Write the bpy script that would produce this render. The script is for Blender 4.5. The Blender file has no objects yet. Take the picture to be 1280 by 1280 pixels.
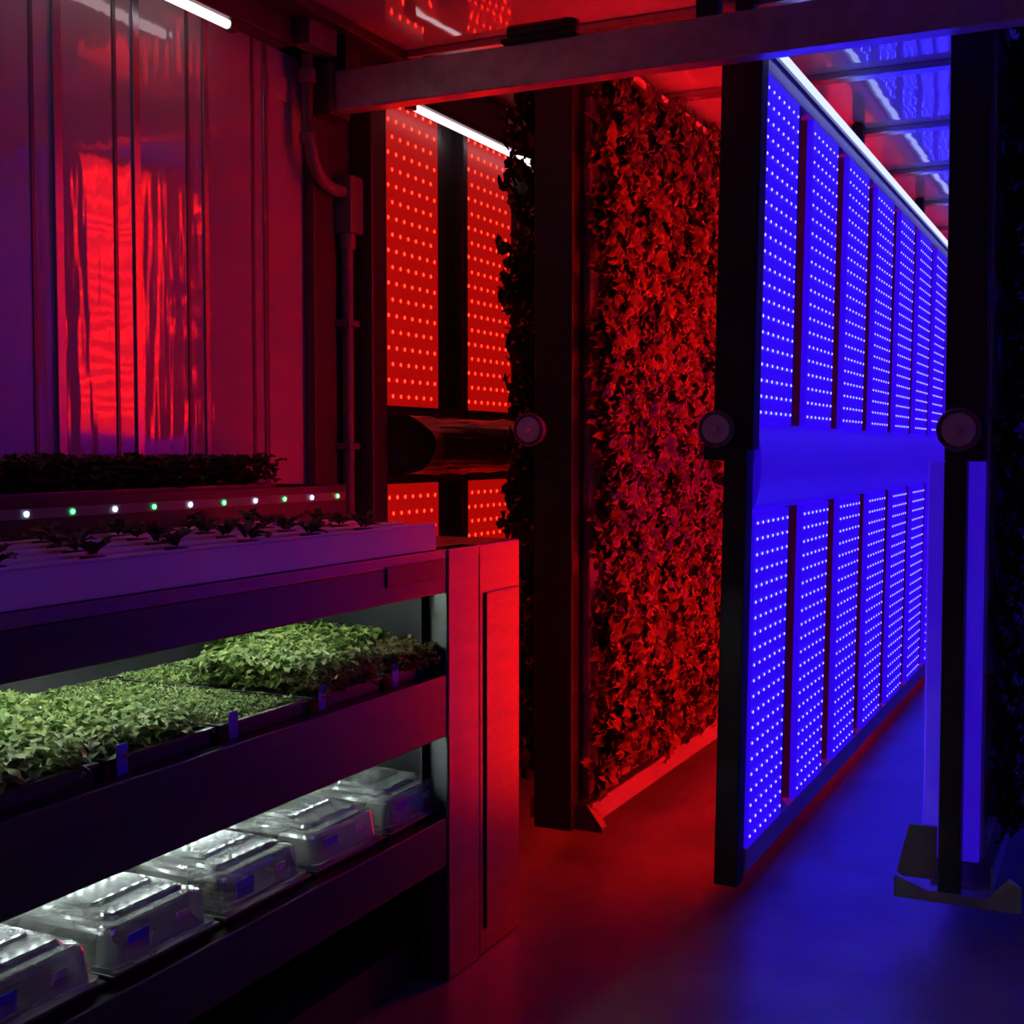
import bpy, math, random
import numpy as np
from mathutils import Vector, Matrix
random.seed(7); rng=np.random.default_rng(7)
S=bpy.context.scene
S.view_settings.view_transform='Standard'
S.view_settings.look='None'

# ------------------------------------------------------------ materials
def new_mat(name):
    m=bpy.data.materials.new(name); m.use_nodes=True
    nt=m.node_tree; b=nt.nodes['Principled BSDF']
    return m,nt,b
def pmat(name,col,rough=0.5,metal=0.0,spec=0.5,noise=None,bump=None,emis=None,estr=0,coat=0,ior=1.5,bump2=None):
    m,nt,b=new_mat(name)
    b.inputs['Base Color'].default_value=(*col,1)
    b.inputs['Roughness'].default_value=rough
    b.inputs['Metallic'].default_value=metal
    b.inputs['Specular IOR Level'].default_value=spec
    b.inputs['IOR'].default_value=ior
    b.inputs['Coat Weight'].default_value=coat
    tc=nt.nodes.new('ShaderNodeTexCoord')
    def mapped(scale):
        mp=nt.nodes.new('ShaderNodeMapping'); mp.inputs['Scale'].default_value=scale
        nt.links.new(tc.outputs['Object'],mp.inputs['Vector'])
        n=nt.nodes.new('ShaderNodeTexNoise'); n.inputs['Scale'].default_value=1.0
        n.inputs['Detail'].default_value=4
        nt.links.new(mp.outputs['Vector'],n.inputs['Vector']); return n
    if noise:
        sc,amt=noise
        n=mapped(sc); r=nt.nodes.new('ShaderNodeValToRGB')
        r.color_ramp.elements[0].position=0.3; r.color_ramp.elements[1].position=0.7
        r.color_ramp.elements[0].color=(*[c*(1-amt) for c in col],1)
        r.color_ramp.elements[1].color=(*[min(1,c*(1+amt)) for c in col],1)
        nt.links.new(n.outputs['Fac'],r.inputs['Fac']); nt.links.new(r.outputs['Color'],b.inputs['Base Color'])
    if bump:
        prev=None
        for bb_ in (bump,bump2):
            if not bb_: continue
            sc,st,dist=bb_
            n=mapped(sc); n.inputs['Detail'].default_value=1
            bp=nt.nodes.new('ShaderNodeBump'); bp.inputs['Strength'].default_value=st; bp.inputs['Distance'].default_value=dist
            nt.links.new(n.outputs['Fac'],bp.inputs['Height'])
            if prev: nt.links.new(prev.outputs['Normal'],bp.inputs['Normal'])
            prev=bp
        nt.links.new(prev.outputs['Normal'],b.inputs['Normal'])
    if emis:
        b.inputs['Emission Color'].default_value=(*emis,1); b.inputs['Emission Strength'].default_value=estr
    return m
M={}
M['wall']=pmat('glossy_liner',(0.46,0.45,0.47),0.06,bump=((1.2,1.6,6),1.0,0.0035),bump2=((1,30,4),1.0,0.0011),noise=((2,2,2),0.08),ior=2.1)
M['wallplain']=pmat('wall_liner',(0.55,0.55,0.57),0.35,noise=((2,2,2),0.08))
M['ceil']=pmat('ceiling_liner',(0.58,0.58,0.6),0.05,bump=((6,6,6),1.0,0.0016),noise=((2,2,2),0.08),ior=2.5)
M['floor']=pmat('concrete_floor',(0.135,0.135,0.14),0.38,noise=((3,3,3),0.3),bump=((18,18,18),0.12,0.006))
M['steel']=pmat('brushed_steel',(0.20,0.20,0.21),0.36,metal=0.85,noise=((3,1,30),0.1),bump=((60,60,60),0.03,0.002))
M['steelshade']=pmat('shaded_steel_shelf',(0.065,0.065,0.075),0.33,metal=0.8,noise=((3,1,30),0.1))  # darker copy of the bench steel, shade on the shelves put into its colour
M['galv']=pmat('galvanised_steel',(0.62,0.56,0.55),0.38,metal=0.5,noise=((25,25,25),0.18))
M['trim']=pmat('aluminium_trim',(0.4,0.4,0.45),0.25,metal=0.7,noise=((4,4,1),0.1))
M['seam']=pmat('liner_seam',(0.14,0.13,0.14),0.3,noise=((4,4,1),0.1))
M['darktrim']=pmat('dark_profile',(0.09,0.08,0.09),0.4,metal=0.3,noise=((4,4,1),0.1))
M['stile']=pmat('red_lit_stile',(0.16,0.07,0.06),0.45,metal=0.3,noise=((4,4,1),0.1))  # maroon base colour stands in for red light seen through the panel gaps
M['black']=pmat('black_powder_coat',(0.014,0.014,0.016),0.45,noise=((5,5,5),0.2))
M['blackplastic']=pmat('black_plastic',(0.015,0.015,0.017),0.4,noise=((9,9,9),0.2))
M['fabric']=pmat('black_fabric',(0.02,0.018,0.018),0.42,bump=((40,3,40),0.6,0.02),noise=((20,20,20),0.3))
M['white']=pmat('white_pvc',(0.8,0.8,0.82),0.35,noise=((3,3,3),0.05))
M['tower']=pmat('grow_tower_plastic',(0.35,0.35,0.37),0.4,noise=((3,3,3),0.1))
M['conduit']=pmat('grey_conduit',(0.2,0.19,0.2),0.4,noise=((5,5,5),0.15))
M['label']=pmat('blue_label',(0.03,0.08,0.75),0.5,noise=((30,30,30),0.1))
M['paper']=pmat('paper_label',(0.4,0.4,0.42),0.5,noise=((60,60,60),0.25))
M['soil']=pmat('soil_plugs',(0.045,0.03,0.02),0.9,noise=((60,60,60),0.5),bump=((90,90,90),0.8,0.01))
def emat(name,col,st,base=(0.3,0.3,0.3),samp=True):
    m=pmat(name,base,0.4,emis=col,estr=st,noise=((5,5,5),0.1))
    if not samp: m.cycles.emission_sampling='NONE'
    return m
RED=(1.0,0.006,0.004)
M['redpanel']=emat('red_led_board',RED,0.38,(0.1,0.05,0.05))
M['reddot']=emat('red_led_dot',(1.0,0.008,0.0028),20,samp=False)
M['reddot_s']=emat('red_led_dot_bright',(1.0,0.006,0.002),80,samp=False)
M['redpanel_s']=emat('red_led_board_bright',RED,3.8,(0.1,0.05,0.05))
M['bluepanel']=emat('blue_led_board',(0.03,0.001,1.0),0.74,(0.05,0.04,0.25))
M['bluedot']=emat('blue_led_dot',(0.022,0.022,1.0),42,samp=False)
M['bluepanel_w']=emat('blue_wall_led_board',(0.022,0.001,1.0),0.35,(0.06,0.06,0.3))
M['duct']=emat('blue_lit_duct',(0.03,0.001,1.0),0.45,(0.4,0.4,0.6))  # emission stands in for blue LED light falling on the mid band
M['board_lit']=emat('blue_lit_board',(0.04,0.004,1.0),0.4,(0.4,0.4,0.6))  # emission paints blue light onto the white board at the rack end
M['tube_w']=emat('white_tube',(1,0.8,0.84),1.4,(0.8,0.8,0.8))
M['tube_b']=emat('blue_tube',(0.42,0.5,1.0),1.8,(0.6,0.6,0.8))
M['strip_w']=emat('white_led_dot',(0.85,1.0,0.95),90,samp=False)
M['dot_white']=emat('indicator_white',(0.6,0.75,1.0),12,samp=False)
M['dot_green']=emat('indicator_green',(0.05,1.0,0.15),8,samp=False)

def leafmat(name,c0,c1,c2,trans=0.25,rough=0.4):
    m,nt,b=new_mat(name)
    a=nt.nodes.new('ShaderNodeAttribute'); a.attribute_name='tint'
    r=nt.nodes.new('ShaderNodeValToRGB')
    r.color_ramp.elements[0].color=(*c0,1); r.color_ramp.elements[1].color=(*c2,1)
    e=r.color_ramp.elements.new(0.5); e.color=(*c1,1)
    nt.links.new(a.outputs['Fac'],r.inputs['Fac'])
    nt.links.new(r.outputs['Color'],b.inputs['Base Color'])
    b.inputs['Roughness'].default_value=rough
    tl=nt.nodes.new('ShaderNodeBsdfTranslucent'); nt.links.new(r.outputs['Color'],tl.inputs['Color'])
    mx=nt.nodes.new('ShaderNodeMixShader'); mx.inputs[0].default_value=trans
    out=nt.nodes['Material Output']
    nt.links.new(b.outputs[0],mx.inputs[1]); nt.links.new(tl.outputs[0],mx.inputs[2]); nt.links.new(mx.outputs[0],out.inputs['Surface'])
    return m
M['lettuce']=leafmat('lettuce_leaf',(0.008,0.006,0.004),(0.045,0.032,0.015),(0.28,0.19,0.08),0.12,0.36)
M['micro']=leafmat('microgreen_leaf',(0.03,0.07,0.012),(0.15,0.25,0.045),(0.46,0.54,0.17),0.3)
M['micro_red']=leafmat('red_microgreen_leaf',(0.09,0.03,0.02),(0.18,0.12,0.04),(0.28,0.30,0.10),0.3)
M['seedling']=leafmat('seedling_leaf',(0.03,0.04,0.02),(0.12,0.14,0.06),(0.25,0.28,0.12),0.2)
def dome_mat():
    m,nt,b=new_mat('clear_dome_plastic')
    b.inputs['Base Color'].default_value=(0.34,0.35,0.345,1); b.inputs['Roughness'].default_value=0.09
    b.inputs['IOR'].default_value=2.2
    tc=nt.nodes.new('ShaderNodeTexCoord')
    v=nt.nodes.new('ShaderNodeTexVoronoi'); v.inputs['Scale'].default_value=200
    n=nt.nodes.new('ShaderNodeTexNoise'); n.inputs['Scale'].default_value=7
    nt.links.new(tc.outputs['Object'],v.inputs['Vector']); nt.links.new(tc.outputs['Object'],n.inputs['Vector'])
    dr=nt.nodes.new('ShaderNodeValToRGB'); dr.color_ramp.elements[0].position=0.0; dr.color_ramp.elements[1].position=0.35
    dr.color_ramp.elements[0].color=(1,1,1,1); dr.color_ramp.elements[1].color=(0,0,0,1)
    nt.links.new(v.outputs['Distance'],dr.inputs['Fac'])
    bp=nt.nodes.new('ShaderNodeBump'); bp.inputs['Strength'].default_value=0.3; bp.inputs['Distance'].default_value=0.0012
    nt.links.new(dr.outputs['Color'],bp.inputs['Height']); nt.links.new(bp.outputs['Normal'],b.inputs['Normal'])
    t=nt.nodes.new('ShaderNodeBsdfTransparent'); t.inputs['Color'].default_value=(0.85,0.87,0.87,1)
    r=nt.nodes.new('ShaderNodeValToRGB'); r.color_ramp.elements[0].position=0.35; r.color_ramp.elements[1].position=0.7
    r.color_ramp.elements[0].color=(0.48,0.48,0.48,1); r.color_ramp.elements[1].color=(0.68,0.68,0.68,1)
    nt.links.new(n.outputs['Fac'],r.inputs['Fac'])
    mx=nt.nodes.new('ShaderNodeMixShader'); nt.links.new(r.outputs['Color'],mx.inputs[0])
    nt.links.new(t.outputs[0],mx.inputs[1]); nt.links.new(b.outputs[0],mx.inputs[2])
    nt.links.new(mx.outputs[0],nt.nodes['Material Output'].inputs['Surface'])
    return m
M['dome']=dome_mat()

# ------------------------------------------------------------ geometry helpers
class MB:
    def __init__(s): s.v=[]; s.f=[]
    def box(s,x0,x1,y0,y1,z0,z1):
        i=len(s.v)
        s.v+=[(x0,y0,z0),(x1,y0,z0),(x1,y1,z0),(x0,y1,z0),(x0,y0,z1),(x1,y0,z1),(x1,y1,z1),(x0,y1,z1)]
        s.f+=[tuple(i+k for k in q) for q in [(0,3,2,1),(4,5,6,7),(0,1,5,4),(1,2,6,5),(2,3,7,6),(3,0,4,7)]]
        return s
    def prism(s,pts,axis,a,b):
        i=len(s.v); n=len(pts)
        for t in (a,b):
            for p,q in pts:
                s.v.append({'x':(t,p,q),'y':(p,t,q),'z':(p,q,t)}[axis])
        s.f.append(tuple(range(i,i+n))); s.f.append(tuple(range(i+2*n-1,i+n-1,-1)))
        for k in range(n):
            s.f.append((i+k,i+n+k,i+n+(k+1)%n,i+(k+1)%n))
        return s
    def cyl(s,p0,p1,r,n=20,r1=None):
        p0=Vector(p0);p1=Vector(p1); d=(p1-p0).normalized(); r1=r if r1 is None else r1
        a=d.orthogonal().normalized(); b=d.cross(a); i=len(s.v)
        for p,rr in((p0,r),(p1,r1)):
            for k in range(n):
                t=2*math.pi*k/n; s.v.append(tuple(p+a*rr*math.cos(t)+b*rr*math.sin(t)))
        s.f.append(tuple(range(i+n-1,i-1,-1))); s.f.append(tuple(range(i+n,i+2*n)))
        for k in range(n): s.f.append((i+k,i+(k+1)%n,i+n+(k+1)%n,i+n+k))
        return s
    def torus(s,c,axis,R,r,n=28,m=10):
        c=Vector(c); d=Vector(axis).normalized(); a=d.orthogonal().normalized(); b=d.cross(a); i=len(s.v)
        for k in range(n):
            t=2*math.pi*k/n; e=a*math.cos(t)+b*math.sin(t)
            for j in range(m):
                u=2*math.pi*j/m; s.v.append(tuple(c+e*(R+r*math.cos(u))+d*r*math.sin(u)))
        for k in range(n):
            for j in range(m):
                s.f.append((i+k*m+j,i+((k+1)%n)*m+j,i+((k+1)%n)*m+(j+1)%m,i+k*m+(j+1)%m))
        return s
    def obj(s,name,mat,parent=None,bevel=0,smooth=False,loc=None):
        me=bpy.data.meshes.new(name); me.from_pydata(s.v,[],s.f); me.update()
        o=bpy.data.objects.new(name,me); S.collection.objects.link(o)
        me.materials.append(M[mat] if isinstance(mat,str) else mat)
        if smooth:
            for p in me.polygons: p.use_smooth=True
        if bevel:
            md=o.modifiers.new('bevel','BEVEL'); md.width=bevel; md.segments=2; md.limit_method='ANGLE'
        if parent is not None: adopt(o,parent)
        return o
def adopt(o,parent):
    o.parent=parent; o.matrix_parent_inverse=Matrix.Translation(-Vector(parent.location))
def empty(name,loc):
    e=bpy.data.objects.new(name,None); e.location=loc; e.empty_display_size=0.1; S.collection.objects.link(e); return e
def box(name,x0,x1,y0,y1,z0,z1,mat,parent=None,bevel=0):
    return MB().box(x0,x1,y0,y1,z0,z1).obj(name,mat,parent,bevel)
def curve(name,pts,r,mat,parent=None,res=8):
    cu=bpy.data.curves.new(name,'CURVE'); cu.dimensions='3D'; cu.bevel_depth=r; cu.bevel_resolution=5
    sp=cu.splines.new('POLY'); sp.points.add(len(pts)-1)
    for i,p in enumerate(pts): sp.points[i].co=(*p,1)
    cu.use_fill_caps=True
    o=bpy.data.objects.new(name,cu); S.collection.objects.link(o); cu.materials.append(M[mat])
    if parent is not None: adopt(o,parent)
    return o

def leaves(name,base,d,nrm,L,W,mat,parent,tint,droop=0.35,ruf=0.18,us=(-1,0,1),fr=2.0,round_=False):
    N=len(base); base=np.asarray(base,float); d=np.asarray(d,float); nrm=np.asarray(nrm,float)
    d/=np.linalg.norm(d,axis=1)[:,None]
    nrm=nrm-(nrm*d).sum(1)[:,None]*d; nrm/=np.linalg.norm(nrm,axis=1)[:,None]+1e-9
    side=np.cross(d,nrm)
    vs=[0.0,0.3,0.6,0.85,1.0]; ws=[0.15,0.75,1.0,0.92,0.5]
    if round_: ws=[0.3,0.85,1.05,1.0,0.62]
    nu=len(us); nv=len(vs)*nu
    V=np.zeros((N,nv,3)); T=np.zeros((N,nv)); k=0
    ph=rng.random(N)*6.28; ph2=rng.random(N)*6.28
    for vi,v in enumerate(vs):
        for u in us:
            rf=ruf*np.sin(ph+vi*2.3+u*fr)*(abs(u)**1.5+ (0.5*v if abs(u)<.1 else 0))
            ed=1-(0.2*u*u if round_ else 0.12*abs(u))*(v>0.9)
            if round_ and v>.8: rf=rf+.22*np.sin(ph2+u*4.5)
            p=base+d*(L*v*ed*(1-0.25*droop*v))[:,None]+side*(W*0.5*ws[vi]*u)[:,None]
            p=p+nrm*((rf*W)+0.22*W*abs(u)-droop*L*v*v)[:,None]
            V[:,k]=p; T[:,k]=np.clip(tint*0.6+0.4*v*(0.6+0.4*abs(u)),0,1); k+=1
    q=[(r*nu+c,r*nu+c+1,(r+1)*nu+c+1,(r+1)*nu+c) for r in range(len(vs)-1) for c in range(nu-1)]
    idx=np.array(q)[None]+(np.arange(N)*nv)[:,None,None]
    F=idx.reshape(-1,4)
    me=bpy.data.meshes.new(name); me.from_pydata(V.reshape(-1,3).tolist(),[],F.tolist()); me.update()
    at=me.attributes.new('tint','FLOAT','POINT'); at.data.foreach_set('value',T.reshape(-1).astype(np.float32))
    me.polygons.foreach_set('use_smooth',np.ones(len(F),bool))
    me.materials.append(M[mat])
    o=bpy.data.objects.new(name,me); S.collection.objects.link(o)
    if parent is not None: adopt(o,parent)
    return o

# ------------------------------------------------------------ room shell
XL,XR,Y0,Y1,H=-2.2,0.45,-0.9,10.0,2.48
box('floor',XL-.1,XR+.1,Y0-.1,Y1+.1,-0.1,0,'floor')
box('ceiling',XL-.1,XR+.1,Y0-.1,Y1+.1,H,H+.1,'ceil')
box('wall_left',XL-.1,XL,Y0,Y1,0,H,'wall')
box('wall_right',XR,XR+.1,Y0,Y1,0,H,'wallplain')
box('wall_back',XL,XR,Y1,Y1+.1,0,H,'wallplain')
box('wall_front',XL,XR,Y0-.1,Y0,0,H,'wallplain')
n=1
for y,w,m,t in [(1.55,.03,'trim',.006),(1.9,.02,'trim',.006),(2.155,.012,'seam',.003),(2.227,.026,'trim',.008),(2.415,.012,'seam',.003),(2.487,.024,'trim',.006),
              (2.68,.012,'seam',.003),(2.75,.020,'trim',.005),(2.954,.014,'seam',.003),(3.01,.020,'trim',.005)]:
    box('trim_%d'%n,XL,XL+t,y-w/2,y+w/2,0.0,H,m,None,.0015); n+=1
box('trim_%d'%n,XL,XL+.11,3.40,3.49,0,H-.10,'darktrim',None,.006); n+=1
box('trim_%d'%n,XL,XL+.035,3.20,3.40,0,H-.10,'darktrim',None,.004); n+=1
mb=MB().box(XL,XL+.07,Y0,9.9,H-.10,H); mb.box(XL+.07,XL+.16,Y0,9.9,H-.03,H)
mb.obj('trim_%d'%n,'darktrim',None,.004); n+=1
mb=MB()
for y in [1.2,1.95,2.7,3.55,4.35,5.15,5.95,6.75,7.55,8.35,9.15]:
    mb.box(XL+.16,XR,y-.03,y+.03,H-.022,H)
mb.obj('trim_%d'%n,'trim',None,.004); n+=1

# ------------------------------------------------------------ overhead beam
e=empty('overhead_rail_beam',(-0.9,3.25,2.29))
mb=MB().box(XL+.02,XR,3.22,3.28,2.235,2.348)
mb.obj('beam',"galv",e,.004)
mb=MB()
for x in (-2.1,-0.99,0.2): mb.box(x-.03,x+.03,3.23,3.27,2.348,H)
mb.obj('hangers','black',e,.003)
mb=MB().cyl((-1.54,3.22,2.375),(-1.38,3.22,2.375),.022,16).cyl((-1.53,3.25,2.36),(-1.53,3.25,2.40),.03,16).cyl((-1.38,3.25,2.36),(-1.38,3.25,2.40),.03,16)
mb.box(-1.56,-1.34,3.20,3.29,2.348,2.36)
mb.obj('trolley','black',e,.003,)
box('end_bracket',XL,XL+.10,3.19,3.30,2.22,2.37,'darktrim',e,.004)

# ------------------------------------------------------------ tube lights
def tube(name,x,y0,y1,z,mat):
    e=empty(name,(x,(y0+y1)/2,z))
    MB().cyl((x,y0,z),(x,y1,z),.012,14).obj('tube',mat,e,smooth=True)
    mb=MB().box(x-.014,x+.014,y0-.03,y0,z-.014,z+.02).box(x-.014,x+.014,y1,y1+.03,z-.014,z+.02)
    mb.box(x-.016,x+.016,y0,y1,z+.013,z+.03)
    mb.obj('housing','darktrim',e,.002)
    return e
e=tube('tube_light',-2.1,1.1,2.72,2.335,'tube_w')
box('mount',-2.12,-2.08,1.2,2.6,2.36,2.45,'darktrim',e)
e=tube('tube_light',-2.06,3.60,6.5,2.33,'tube_w')
box('mount',-2.08,-2.04,3.7,6.4,2.36,2.45,'darktrim',e)

# ------------------------------------------------------------ LED wall/panels
def dots(y0,y1,z0,z1,x,sx,mb,py=.053,pz=.047,r=.0042,stag=True):
    z=z0+.03; row=0
    while z<z1-.02:
        y=y0+.02+(py*.5 if (row%2 and stag) else 0)
        while y<y1-.012:
            i=len(mb.v); xx=x+sx*.0012
            for k in range(6):
                t=math.pi/3*k; mb.v.append((xx,y+r*math.cos(t),z+r*math.sin(t)))
            mb.v.append((x+sx*.004,y,z))
            for k in range(6): mb.f.append((i+k,i+(k+1)%6,i+6))
            y+=py
        z+=pz; row+=1

e=empty('red_led_wall_panel',(-2.13,6.0,1.2))
mb=MB(); md=MB(); mf=MB()
yy=[3.50+.575*k for k in range(9)]
for y in yy:
    for z0,z1 in ((1.39,2.36),(0.20,1.14)):
        mb.box(-2.15,-2.12,y,y+.37,z0,z1); dots(y,y+.37,z0,z1,-2.12,1,md,py=.050,pz=.051,r=.0066)
mb.obj('led_boards','redpanel',e); md.obj('led_diodes','reddot',e)
mf.box(-2.17,-2.11,3.495,8.6,2.36,2.40).box(-2.17,-2.11,3.495,8.6,1.355,1.39).box(-2.17,-2.11,3.495,8.6,1.14,1.17).box(-2.17,-2.11,3.495,8.6,.14,.20)
mf.box(-2.2,-2.155,3.495,8.6,.14,2.40)
for y in yy[1:]: mf.box(-2.17,-2.11,y-.035,y-.002,.2,2.36)
for y in yy: mf.box(-2.17,-2.125,y+.372,y+.405,.2,2.36)
mf.obj('frame','darktrim',e,.003)
mb=MB(); N=60; ns=24
for k in range(N+1):
    y=3.50+5.0*k/N
    for j in range(ns):
        t=2*math.pi*j/ns; rr=.09+.005*math.sin(y*31+3*t)+.003*math.sin(5*t+y*9)
        mb.v.append((-2.02+rr*math.cos(t),y,1.262+rr*math.sin(t)))
for k in range(N):
    for j in range(ns): mb.f.append((k*ns+j,k*ns+(j+1)%ns,(k+1)*ns+(j+1)%ns,(k+1)*ns+j))
mb.f.append(tuple(range(ns))); mb.f.append(tuple(range(N*ns+ns-1,N*ns-1,-1)))
mb.obj('air_duct','fabric',e,smooth=True)

# blue LED panel on the right-hand wall (behind the right rack)
e=empty('blue_led_wall_panel',(.43,6.0,1.2))
mb=MB(); md=MB(); mf=MB()
for k in range(8):
    y=4.0+.58*k
    for z0,z1 in ((1.39,2.36),(0.20,1.14)):
        mb.box(.41,.43,y,y+.39,z0,z1); dots(y,y+.39,z0,z1,.41,-1,md,py=.058,pz=.051,r=.0046,stag=False)
mb.obj('led_boards','bluepanel_w',e); md.obj('led_diodes','bluedot',e)
mf.box(.43,.45,3.97,8.7,.14,2.40).box(.40,.43,3.97,8.7,2.36,2.40).box(.40,.43,3.97,8.7,.14,.20).box(.39,.43,3.97,8.7,1.16,1.37)
mf.obj('frame','darktrim',e,.003)

def wheel(parent,x,y,z,r):
    mb=MB().cyl((x,y,z),(x,y-.03,z),r*.92,32); mb.torus((x,y-.03,z),(0,1,0),r*.93,r*.09)
    mb.cyl((x,y-.02,z),(x,y+.05,z),r*.35,16)
    mb.obj('wheel_rim','conduit',parent,smooth=False)
    mb=MB().cyl((x,y-.028,z),(x,y-.034,z),r*.80,32,r*.76).cyl((x,y-.034,z),(x,y-.042,z),r*.2,16,r*.14)
    mb.obj('wheel_face','white',parent)
e=empty('double_sided_led_panel',(-0.96,6.0,1.2))
bb=MB(); bd=MB(); rb=MB(); rd=MB(); fr=MB(); st=MB(); core=MB()
yy=[3.54+.58*k for k in range(10)]; mw_=.385
ZB=.055
for y in yy:
    for z0,z1 in ((1.325,2.285),(ZB+.07,1.075)):
        bb.box(-.945,-.925,y,y+mw_,z0,z1); dots(y,y+mw_,z0,z1,-.925,1,bd,py=.058,pz=.0445,r=.0052,stag=False)
        rb.box(-.995,-.975,y,y+mw_,z0,z1); dots(y,y+mw_,z0,z1,-.995,-1,rd,py=.06,pz=.051,r=.006)
        st.box(-.985,-.955,y+mw_+.002,y+mw_+.15,z0-.05,z1+.01 if z0>1 else z1+.05)
    core.box(-.975,-.945,y,y+mw_,ZB+.07,2.285)
bb.obj('blue_led_boards','bluepanel',e); bd.obj('blue_diodes','bluedot',e)
rb.obj('red_led_boards','redpanel_s',e); rd.obj('red_diodes','reddot_s',e)
st.obj('stiles','stile',e)
ye=yy[-1]+.45
core.obj('board_cores','steel',e)
fr.box(-.995,-.925,3.53,ye,2.285,2.345).box(-.995,-.925,3.53,ye,ZB,ZB+.07)
fr.obj('rails','white',e,.003)
md=MB(); ns=10
for (xc,s) in ((-.945,1),(-.975,-1)):
    i=len(md.v)
    for yv in (3.53,ye):
        for j in range(ns+1):
            t=-math.pi/2+math.pi*j/ns
            md.v.append((xc+s*.035*math.cos(t),yv,1.2+.125*math.sin(t)))
    for j in range(ns): md.f.append((i+j,i+j+1,i+ns+2+j,i+ns+1+j))
    md.f.append(tuple(range(i,i+ns+1)))
md.obj('air_duct_band','duct',e,smooth=True)
mb=MB().box(-1.03,-.918,3.46,3.53,1.25,2.40).box(-.998,-.932,3.46,3.53,ZB-.02,1.25).box(-1.05,-.93,3.44,3.53,1.22,1.27)
mb.box(-1.0,-.95,3.47,3.52,2.40,H-.005)
for y in (5,6.6,8.4): mb.box(-.98,-.94,y,y+.05,2.37,H-.005)
mb.obj('end_post','black',e,.004)
wheel(e,-1.01,3.45,1.305,.05)
tb=MB().cyl((-.905,3.56,2.345),(-.905,ye,2.345),.010,12); tb.obj('edge_tube','tube_b',e,smooth=True)
box('edge_tube_housing',-.93,-.915,3.55,ye,2.33,2.365,'darktrim',e)
e.rotation_euler=(0,0.017,0); e.location.x-=.006

# ------------------------------------------------------------ plant racks
def foliage(name,x,sx,y0,y1,z0,z1,parent,den=.1,nl=12,depth=.06,Lr=(.035,.068)):
    B=[];D=[];Nn=[];T=[]
    ys=np.arange(y0,y1,den); zs=np.arange(z0,z1,den)
    for a,y in enumerate(ys):
        for z in zs:
            yc=y+random.uniform(-.035,.035); zc=z+random.uniform(-.035,.035)+(.5*den if a%2 else 0)
            tp=random.random()*.45; hd=random.uniform(-.015,.025)
            for k in range(nl):
                q=(k+.5)/nl; ang=k*2.4+random.uniform(-.6,.6)
                rr=.055*(1-q)+.004; out=.15+1.6*q**1.3
                dz=depth*(.25+.75*q)
                B.append((x+sx*(dz*.8+hd),yc+rr*.6*math.cos(ang),zc+rr*.6*math.sin(ang)))
                D.append((sx*out,math.cos(ang),math.sin(ang)-.25))
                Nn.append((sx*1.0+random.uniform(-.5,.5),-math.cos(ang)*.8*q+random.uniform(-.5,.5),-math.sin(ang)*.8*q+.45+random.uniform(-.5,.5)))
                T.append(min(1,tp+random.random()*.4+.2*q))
    N=len(B)
    return leaves(name,B,D,Nn,rng.uniform(Lr[0],Lr[1],N),rng.uniform(.03,.056,N),'lettuce',parent,np.array(T),droop=.5,ruf=.24,us=(-1,-.6,-.2,.2,.6,1),fr=5.0,round_=True)

def rack(name,px0,px1,bx0,bx1,y0,y1,zt=2.38,narrow=0):
    e=empty(name,((bx0+bx1)/2,(y0+y1)/2,1.2))
    mb=MB().box(px0,px1,y0-.06,y0,1.22,zt).box(px0,px1-narrow,y0-.06,y0,.09,1.22)
    mb.box(px0+.03,px1-.03,y0-.05,y0-.01,zt,H)
    for y in (y0+1.5,y1-.5): mb.box((bx0+bx1)/2-.02,(bx0+bx1)/2+.02,y,y+.04,zt-.02,H)
    mb.obj('end_post','black',e,.004)
    mb=MB().box(bx0,bx1,y0+.02,y1,zt-.06,zt-.01)
    mb.obj('top_rail','darktrim',e,.003)
    mb=MB(); y=y0+.04
    while y<y1-.1:
        mb.box(bx0+.012,bx1-.012,y,y+.075,.17,zt-.06); y+=.1
    mb.obj('grow_towers','tower',e,.006)
    mb=MB().box(bx0+.03,bx1-.03,y0+.03,y1,.16,zt-.07); mb.obj('core','darktrim',e)
    w0,w1=bx0-.01,bx1+.015
    mb=MB().prism([(w0,.10),(w1,.10),(w1,.165),(w1-.006,.165),(w1-.006,.108),(w0+.006,.108),(w0+.006,.165),(w0,.165)],'y',y0+.0,y1)
    mb.obj('drain_channel','tower',e)
    return e
r1=rack('vertical_plant_rack',-1.63,-1.505,-1.66,-1.475,3.64,8.8)
xc=-1.57
mb=MB().prism([(xc-.02,.085),(xc+.15,.085),(xc+.15,.10),(xc+.10,.165),(xc-.02,.165)],'y',3.62,3.66)
mb.obj('foot_bracket','darktrim',r1,.003)
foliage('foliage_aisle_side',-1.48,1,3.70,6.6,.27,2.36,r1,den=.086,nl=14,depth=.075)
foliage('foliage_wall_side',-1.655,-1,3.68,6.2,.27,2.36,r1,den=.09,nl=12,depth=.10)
wheel(r1,-1.63,3.57,1.31,.05)
curve('irrigation_pipe',[(-1.42,3.8,2.41),(-1.42,4.68,2.41),(-1.42,4.74,2.40),(-1.42,4.76,2.36),(-1.42,4.76,2.26)],.012,'white',r1)
r3=rack('vertical_plant_rack',-.425,-.325,-.44,-.31,3.52,8.8,narrow=.045)
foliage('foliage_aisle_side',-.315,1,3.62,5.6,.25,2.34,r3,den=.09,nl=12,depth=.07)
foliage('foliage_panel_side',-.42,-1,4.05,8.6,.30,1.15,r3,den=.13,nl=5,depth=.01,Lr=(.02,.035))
wheel(r3,-.385,3.44,1.30,.054)
mb=MB().prism([(-.475,3.545),(-.47,3.532),(-.335,3.532),(-.33,3.545)],'z',.17,1.22)
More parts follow.
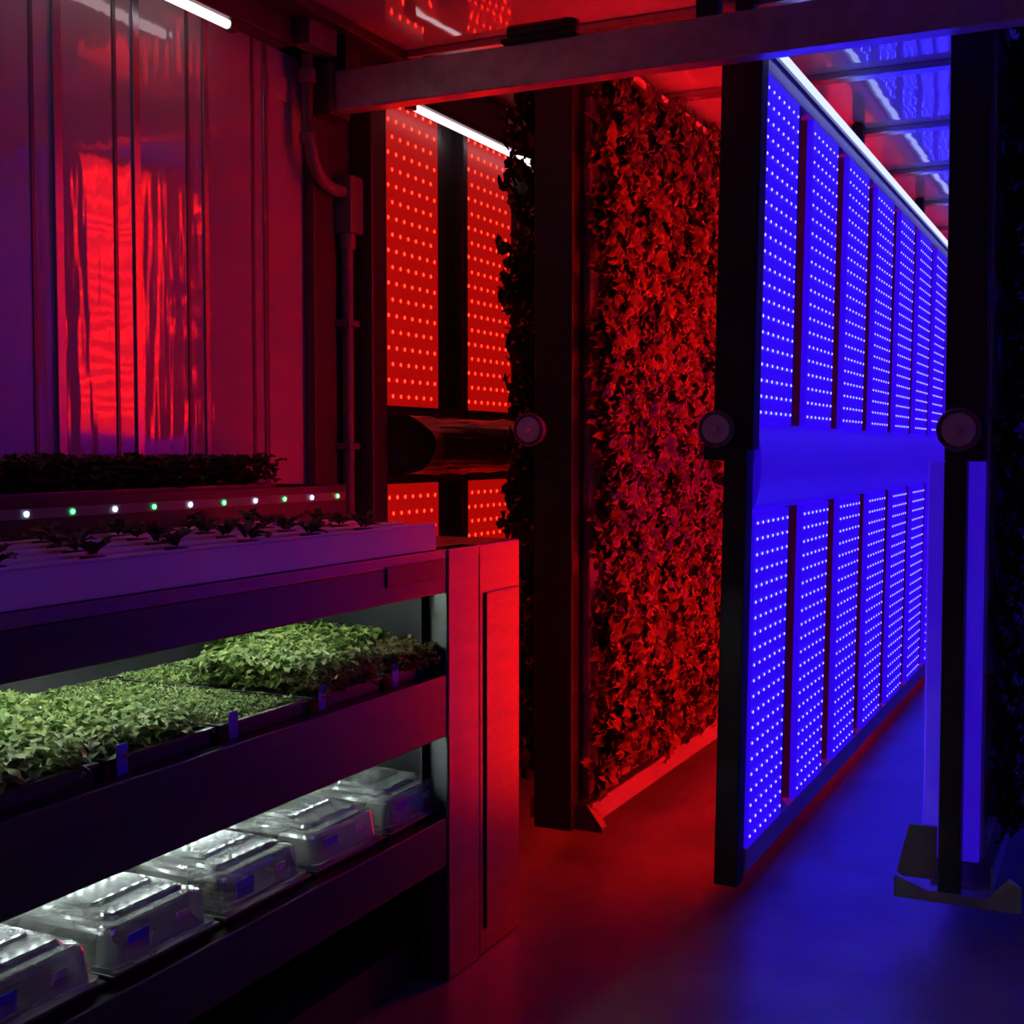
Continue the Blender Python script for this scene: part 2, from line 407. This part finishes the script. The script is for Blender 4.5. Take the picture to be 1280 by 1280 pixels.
mb.obj('blue_lit_end_board','board_lit',r3,.003)  # white end board, its blue light painted in as glow
mb=MB().prism([(-.53,.14),(-.515,.13),(-.43,.13),(-.43,.27),(-.50,.27)],'y',3.47,3.485)
mb.prism([(-.53,.085),(-.22,.085),(-.22,.15),(-.25,.17),(-.30,.11),(-.45,.11),(-.53,.14)],'y',3.43,3.445)
mb.obj('foot_plate','conduit',r3,.002)

# ------------------------------------------------------------ conduit
e=empty('electrical_conduit',(-2.16,3.2,1.6))
pts=[(-2.15,3.148,2.40),(-2.15,3.148,2.14)]
for k in range(9):
    t=math.pi/2*k/8
    pts.append((-2.14,3.148+.12*(1-math.cos(t)),2.14-.12*math.sin(t)))
pts+=[(-2.14,3.33,2.02)]
curve('upper_bend',pts,.018,'conduit',e)
curve('lower_run',[(-2.14,3.34,2.05),(-2.14,3.34,0.9)],.018,'conduit',e)
mb=MB().box(-2.19,-2.11,3.315,3.385,1.90,2.07).cyl((-2.15,3.148,2.30),(-2.15,3.148,2.34),.026).cyl((-2.15,3.148,2.13),(-2.15,3.148,2.16),.024).cyl((-2.14,3.34,1.85),(-2.14,3.34,1.90),.025)
for z in (1.62,1.25): mb.box(-2.2,-2.115,3.31,3.37,z,z+.02)
mb.obj('junction_box','conduit',e,.004)
box('upper_box',-2.2,-2.08,3.06,3.20,2.38,2.47,'conduit',e,.004)
box('sticker',-2.197,-2.193,3.02,3.12,2.24,2.31,'paper',e)

# ------------------------------------------------------------ nursery bench
XF=-1.42
e=empty('nursery_bench',(-1.8,1.7,0))
YB0,YB1=.5,3.03
mb=MB()
mb.box(-2.17,XF,YB0,2.80,.995,1.02)
mb.obj('deck','steel',e,.003)
mb=MB()
mb.box(XF-.03,XF,YB0,2.63,.92,.995)
mb.box(XF-.03,XF,YB0,2.63,.583,.728)
mb.box(-2.17,XF-.03,YB0,2.79,.69,.71)
mb.box(XF-.03,XF,YB0,2.63,.278,.392)
mb.box(-2.17,XF-.03,YB0,2.79,.36,.38)
mb.obj('shelves','steelshade',e,.003)
mb=MB()
mb.box(XF-.05,XF+.004,2.63,2.79,.0,1.02)
mb.obj('front_post','steel',e,.005)
box('post_shade_sheet',XF-.056,XF-.05,2.60,2.79,.0,.99,'black',e)  # black sheet added behind the post to darken the shaded shelf interior
mb=MB()
mb.box(-2.17,XF,2.795,YB1,.0,1.02)
mb.obj('end_cabinet','steel',e,.006)
box('end_shade_sheet',-2.16,XF-.05,2.785,2.794,.10,.99,'black',e)  # black sheet standing in for the shade at the inner shelf end
mb=MB().box(XF,XF+.006,2.825,3.015,.06,.90)
mb.obj('end_cabinet_door','steel',e,.004)
mb=MB()
mb.box(-2.19,-2.17,YB0,YB1,.0,1.02)
mb.box(-2.17,XF,YB0-.02,YB0,0,1.02)
mb.obj('back_panel','steel',e)
mb=MB().box(-2.17,XF-.08,YB0,2.79,.0,.10)
mb.obj('plinth','black',e)
mb=MB().box(XF,XF+.003,2.36,2.62,.955,1.0); mb.obj('recess_shade','black',e,.002)  # black strip drawn for the shaded recess in the top fascia
mb=MB(); mh=MB()
for zt in (.985,.675):
    for x in (-1.62,-1.80,-1.98):
        mh.box(x-.015,x+.015,.8,2.6,zt-.008,zt+.01)
        y=.85
        while y<2.58:
            mb.box(x-.004,x+.004,y-.004,y+.004,zt-.012,zt-.008); y+=.033
mh.obj('grow_light_bars','white',e); mb.obj('grow_light_diodes','strip_w',e)
def area(name,loc,rot,sx,sy,pw,col,parent=None):
    l=bpy.data.lights.new(name,'AREA'); l.shape='RECTANGLE'; l.size=sx; l.size_y=sy; l.energy=pw; l.color=col
    o=bpy.data.objects.new(name,l); o.location=loc; o.rotation_euler=rot; S.collection.objects.link(o)
    if parent is not None: adopt(o,parent)
    return o
area('upper_shelf_lamp',(-1.8,1.75,.97),(0,0,0),.45,1.5,0.40,(.98,1,.75),e)
area('lower_shelf_lamp',(-1.8,1.7,.66),(0,0,0),.3,1.5,0.40,(.95,1,.98),e)

# growing channels on bench
e=empty('hydroponic_channel_set',(-1.65,1.55,1.05))
mb=MB()
xs=[(-1.515,-1.425),(-1.62,-1.53),(-1.725,-1.635),(-1.83,-1.74)]
for i,(a,b) in enumerate(xs):
    mb.box(a,b,.6,2.59,1.021,1.078)
    mb.box(a,a+.008,.6,2.59,1.078,1.084).box(b-.008,b,.6,2.59,1.078,1.084)
mb.obj('channels','white',e,.002)
mb=MB()
hol=[]
for i,(a,b) in enumerate(xs):
    y=.75+.07*i
    while y<2.5:
        mb.cyl(((a+b)/2,y,1.0785),((a+b)/2,y,1.083),.02,14); hol.append(((a+b)/2,y)); y+=.2
mb.obj('net_cups','blackplastic',e)
B=[];D=[];Nn=[]
for (x,y) in hol:
    for k in range(12):
        a=random.uniform(0,6.28); B.append((x+.006*math.cos(a),y+.006*math.sin(a),1.083+random.uniform(0,.012))); D.append((math.cos(a),math.sin(a),random.uniform(.4,2.0))); Nn.append((0,0,1))
N=len(B); leaves('seedlings',B,D,Nn,rng.uniform(.025,.05,N),rng.uniform(.014,.024,N),'seedling',e,rng.random(N))

# rear trough with LED indicator strip and plants
e=empty('rear_seedling_trough',(-2.05,1.8,1.1))
mb=MB().prism([(-2.18,1.021),(-1.93,1.021),(-1.93,1.155),(-1.94,1.155),(-1.94,1.04),(-2.17,1.04),(-2.17,1.155),(-2.18,1.155)],'y',.6,3.0)
mb.box(-2.17,-1.94,2.985,3.0,1.03,1.155)
mb.obj('trough','blackplastic',e,.002)
box('soil',-2.17,-1.94,.6,2.985,1.04,1.14,'soil',e)
box('tray_rim',-2.16,-1.96,1.0,2.72,1.141,1.165,'darktrim',e,.003)
mw=MB();mg=MB()
for k in range(22):
    y=3.0-.05-.135*k*.9
    if y<.65: break
    (mg if k%2==0 else mw).cyl((-1.93,y,1.125),(-1.924,y,1.125),.005,10)
mw.obj('white_indicators','dot_white',e); mg.obj('green_indicators','dot_green',e)
box('indicator_strip',-1.93,-1.927,.6,2.99,1.115,1.135,'conduit',e)
B=[];D=[];Nn=[]
for k in range(3200):
    a=random.uniform(0,6.28); B.append((random.uniform(-2.15,-1.95),random.uniform(1.0,2.72),random.uniform(1.165,1.225))); D.append((math.cos(a),math.sin(a),random.uniform(.2,1.2))); Nn.append((0,0,1))
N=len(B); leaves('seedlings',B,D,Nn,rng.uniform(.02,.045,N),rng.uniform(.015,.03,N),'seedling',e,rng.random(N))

# microgreen trays
def tray(name,y,w,zb,greens):
    x0,x1=-1.97,-1.455; y0,y1=y,y+w
    e=empty(name,((x0+x1)/2,(y0+y1)/2,zb))
    h=.05
    mb=MB().box(x0+.008,x1-.008,y0+.006,y1-.006,zb,zb+.006)
    mb.box(x0,x0+.006,y0,y1,zb,zb+h).box(x1-.006,x1,y0,y1,zb,zb+h).box(x0,x1,y0,y0+.006,zb,zb+h).box(x0,x1,y1-.006,y1,zb,zb+h)
    mb.box(x1-.006,x1+.008,y0,y1,zb+h-.006,zb+h).box(x0-.008,x0,y0,y1,zb+h-.006,zb+h)
    mb.obj('tray','blackplastic',e,.001)
    box('soil',x0+.008,x1-.008,y0+.008,y1-.008,zb+.006,zb+h-.008,'soil',e)
    for mat,n,hr,lr,wr,yr in greens:
        B=np.stack([rng.uniform(x0+.01,x1-.0,n),rng.uniform(y0+.012,y1-.012,n),zb+h+rng.uniform(hr[0],hr[1],n)],1)
        if yr: B[:,0]=rng.uniform(yr[0],yr[1],n)
        a=rng.uniform(0,6.28,n)
        D=np.stack([np.cos(a),np.sin(a),rng.uniform(.1,1.1,n)],1); Nn=np.tile([0,0,1.],(n,1))+rng.uniform(-.4,.4,(n,3))
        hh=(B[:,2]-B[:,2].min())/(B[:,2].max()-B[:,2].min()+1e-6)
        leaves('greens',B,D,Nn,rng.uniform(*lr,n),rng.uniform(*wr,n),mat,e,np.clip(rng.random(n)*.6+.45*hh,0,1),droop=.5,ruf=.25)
    mb=MB().box(x1+.009,x1+.011,y0+.02,y0+.045,zb+.02,zb+.07)
    mb.obj('plant_label','label',e)
ZS=.71
big=('micro',1500,(-.01,.035),(.022,.042),(.013,.024),None)
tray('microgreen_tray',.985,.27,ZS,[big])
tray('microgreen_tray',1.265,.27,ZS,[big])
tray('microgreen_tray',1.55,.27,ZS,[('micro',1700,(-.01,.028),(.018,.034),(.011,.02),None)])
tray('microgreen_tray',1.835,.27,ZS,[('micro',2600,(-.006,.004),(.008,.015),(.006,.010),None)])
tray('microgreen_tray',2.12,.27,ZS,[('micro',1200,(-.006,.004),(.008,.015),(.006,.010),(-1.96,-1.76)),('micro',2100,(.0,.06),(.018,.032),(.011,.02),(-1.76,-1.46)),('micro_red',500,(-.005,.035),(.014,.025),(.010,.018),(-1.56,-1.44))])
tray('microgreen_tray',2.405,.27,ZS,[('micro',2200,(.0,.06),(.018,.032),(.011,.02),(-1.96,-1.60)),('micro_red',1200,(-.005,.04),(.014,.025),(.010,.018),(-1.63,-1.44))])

# propagation domes
def rrect(cx,cy,hx,hy,r,z,n=6):
    pts=[]
    for (sx,sy,a0) in ((1,1,0),(-1,1,90),(-1,-1,180),(1,-1,270)):
        for k in range(n+1):
            a=math.radians(a0+90*k/n)
            pts.append((cx+sx*(hx-r)+r*math.cos(a),cy+sy*(hy-r)+r*math.sin(a),z))
    return pts
def dome(name,y,zb):
    x0,x1=-1.965,-1.445; w=.265; cx=(x0+x1)/2; cy=y+w/2
    e=empty(name,(cx,cy,zb))
    hx,hy=(x1-x0)/2,w/2
    mb=MB()
    def loft(loops,cap=True):
        i=len(mb.v); n=len(loops[0])
        for l in loops: mb.v.extend(l)
        for a in range(len(loops)-1):
            for k in range(n):
                mb.f.append((i+a*n+k,i+a*n+(k+1)%n,i+(a+1)*n+(k+1)%n,i+(a+1)*n+k))
        if cap: mb.f.append(tuple(i+(len(loops)-1)*n+k for k in range(n)))
    L=[(hx,hy,.02,.030),(hx,hy,.02,.038),(hx-.010,hy-.010,.02,.038),(hx-.015,hy-.013,.022,.086),(hx-.018,hy-.016,.022,.093),(hx-.024,hy-.022,.022,.097),(hx-.040,hy-.036,.02,.099),(hx-.043,hy-.039,.018,.105),(hx-.048,hy-.043,.016,.108),(hx-.08,hy-.068,.014,.1085)]
    loft([rrect(cx,cy,a,b,r,zb+z) for a,b,r,z in L])
    for dx in (-.12,0,.12):
        L=[(.046,hy-.056,.012,.108),(.043,hy-.059,.012,.114),(.039,hy-.063,.01,.1155)]
        loft([rrect(cx+dx,cy,a,b,r,zb+z) for a,b,r,z in L])
    mb.obj('clear_dome','dome',e,smooth=False)
    mb=MB().box(x0+.01,x1-.01,y+.008,y+w-.008,zb,zb+.03).box(x0-.002,x1+.003,y-.003,y+w+.003,zb+.024,zb+.030)
    mb.obj('base_tray','blackplastic',e,.002)
    box('grow_medium',x0+.02,x1-.02,y+.015,y+w-.015,zb+.030,zb+.036,'soil',e)
    mb=MB().box(x1-.0145,x1-.0125,y+.05,y+.10,zb+.045,zb+.078); mb.obj('blue_tag','label',e)
    mb=MB().box(x1-.0145,x1-.0125,y+.17,y+.20,zb+.048,zb+.075); mb.obj('barcode_tag','paper',e)
    for dx in (-.06,.06):
        MB().cyl((cx+dx,cy,zb+.108),(cx+dx,cy,zb+.118),.014,16,.012).obj('vent','dome',e)
for k,y in enumerate((.985,1.27,1.555,1.84,2.125,2.41)):
    dome('propagation_dome',y,.381)

# added blue fill light for the bench front, with an invented wall fixture
e=empty('bench_fill_light',(.38,1.3,2.2))
box('fill_fixture',.375,.45,.5,2.1,2.14,2.30,'white',e,.004)
lo=area('fill_light',(.36,1.3,2.2),(0,math.radians(62),0),.15,1.4,1.35,(.16,.03,1),e)
lo.data.spread=math.radians(100)

# ------------------------------------------------------------ world + camera
w=bpy.data.worlds.new('world'); S.world=w; w.use_nodes=True
w.node_tree.nodes['Background'].inputs[0].default_value=(.3,.1,.4,1)
w.node_tree.nodes['Background'].inputs[1].default_value=.002
c=bpy.data.cameras.new('camera'); co=bpy.data.objects.new('camera',c); S.collection.objects.link(co)
c.sensor_width=36; c.lens=1617/1280*36
co.location=(0,0,1.25); co.rotation_euler=(math.radians(90-2.76),0,math.radians(25.46))
c.clip_start=.02
S.camera=co
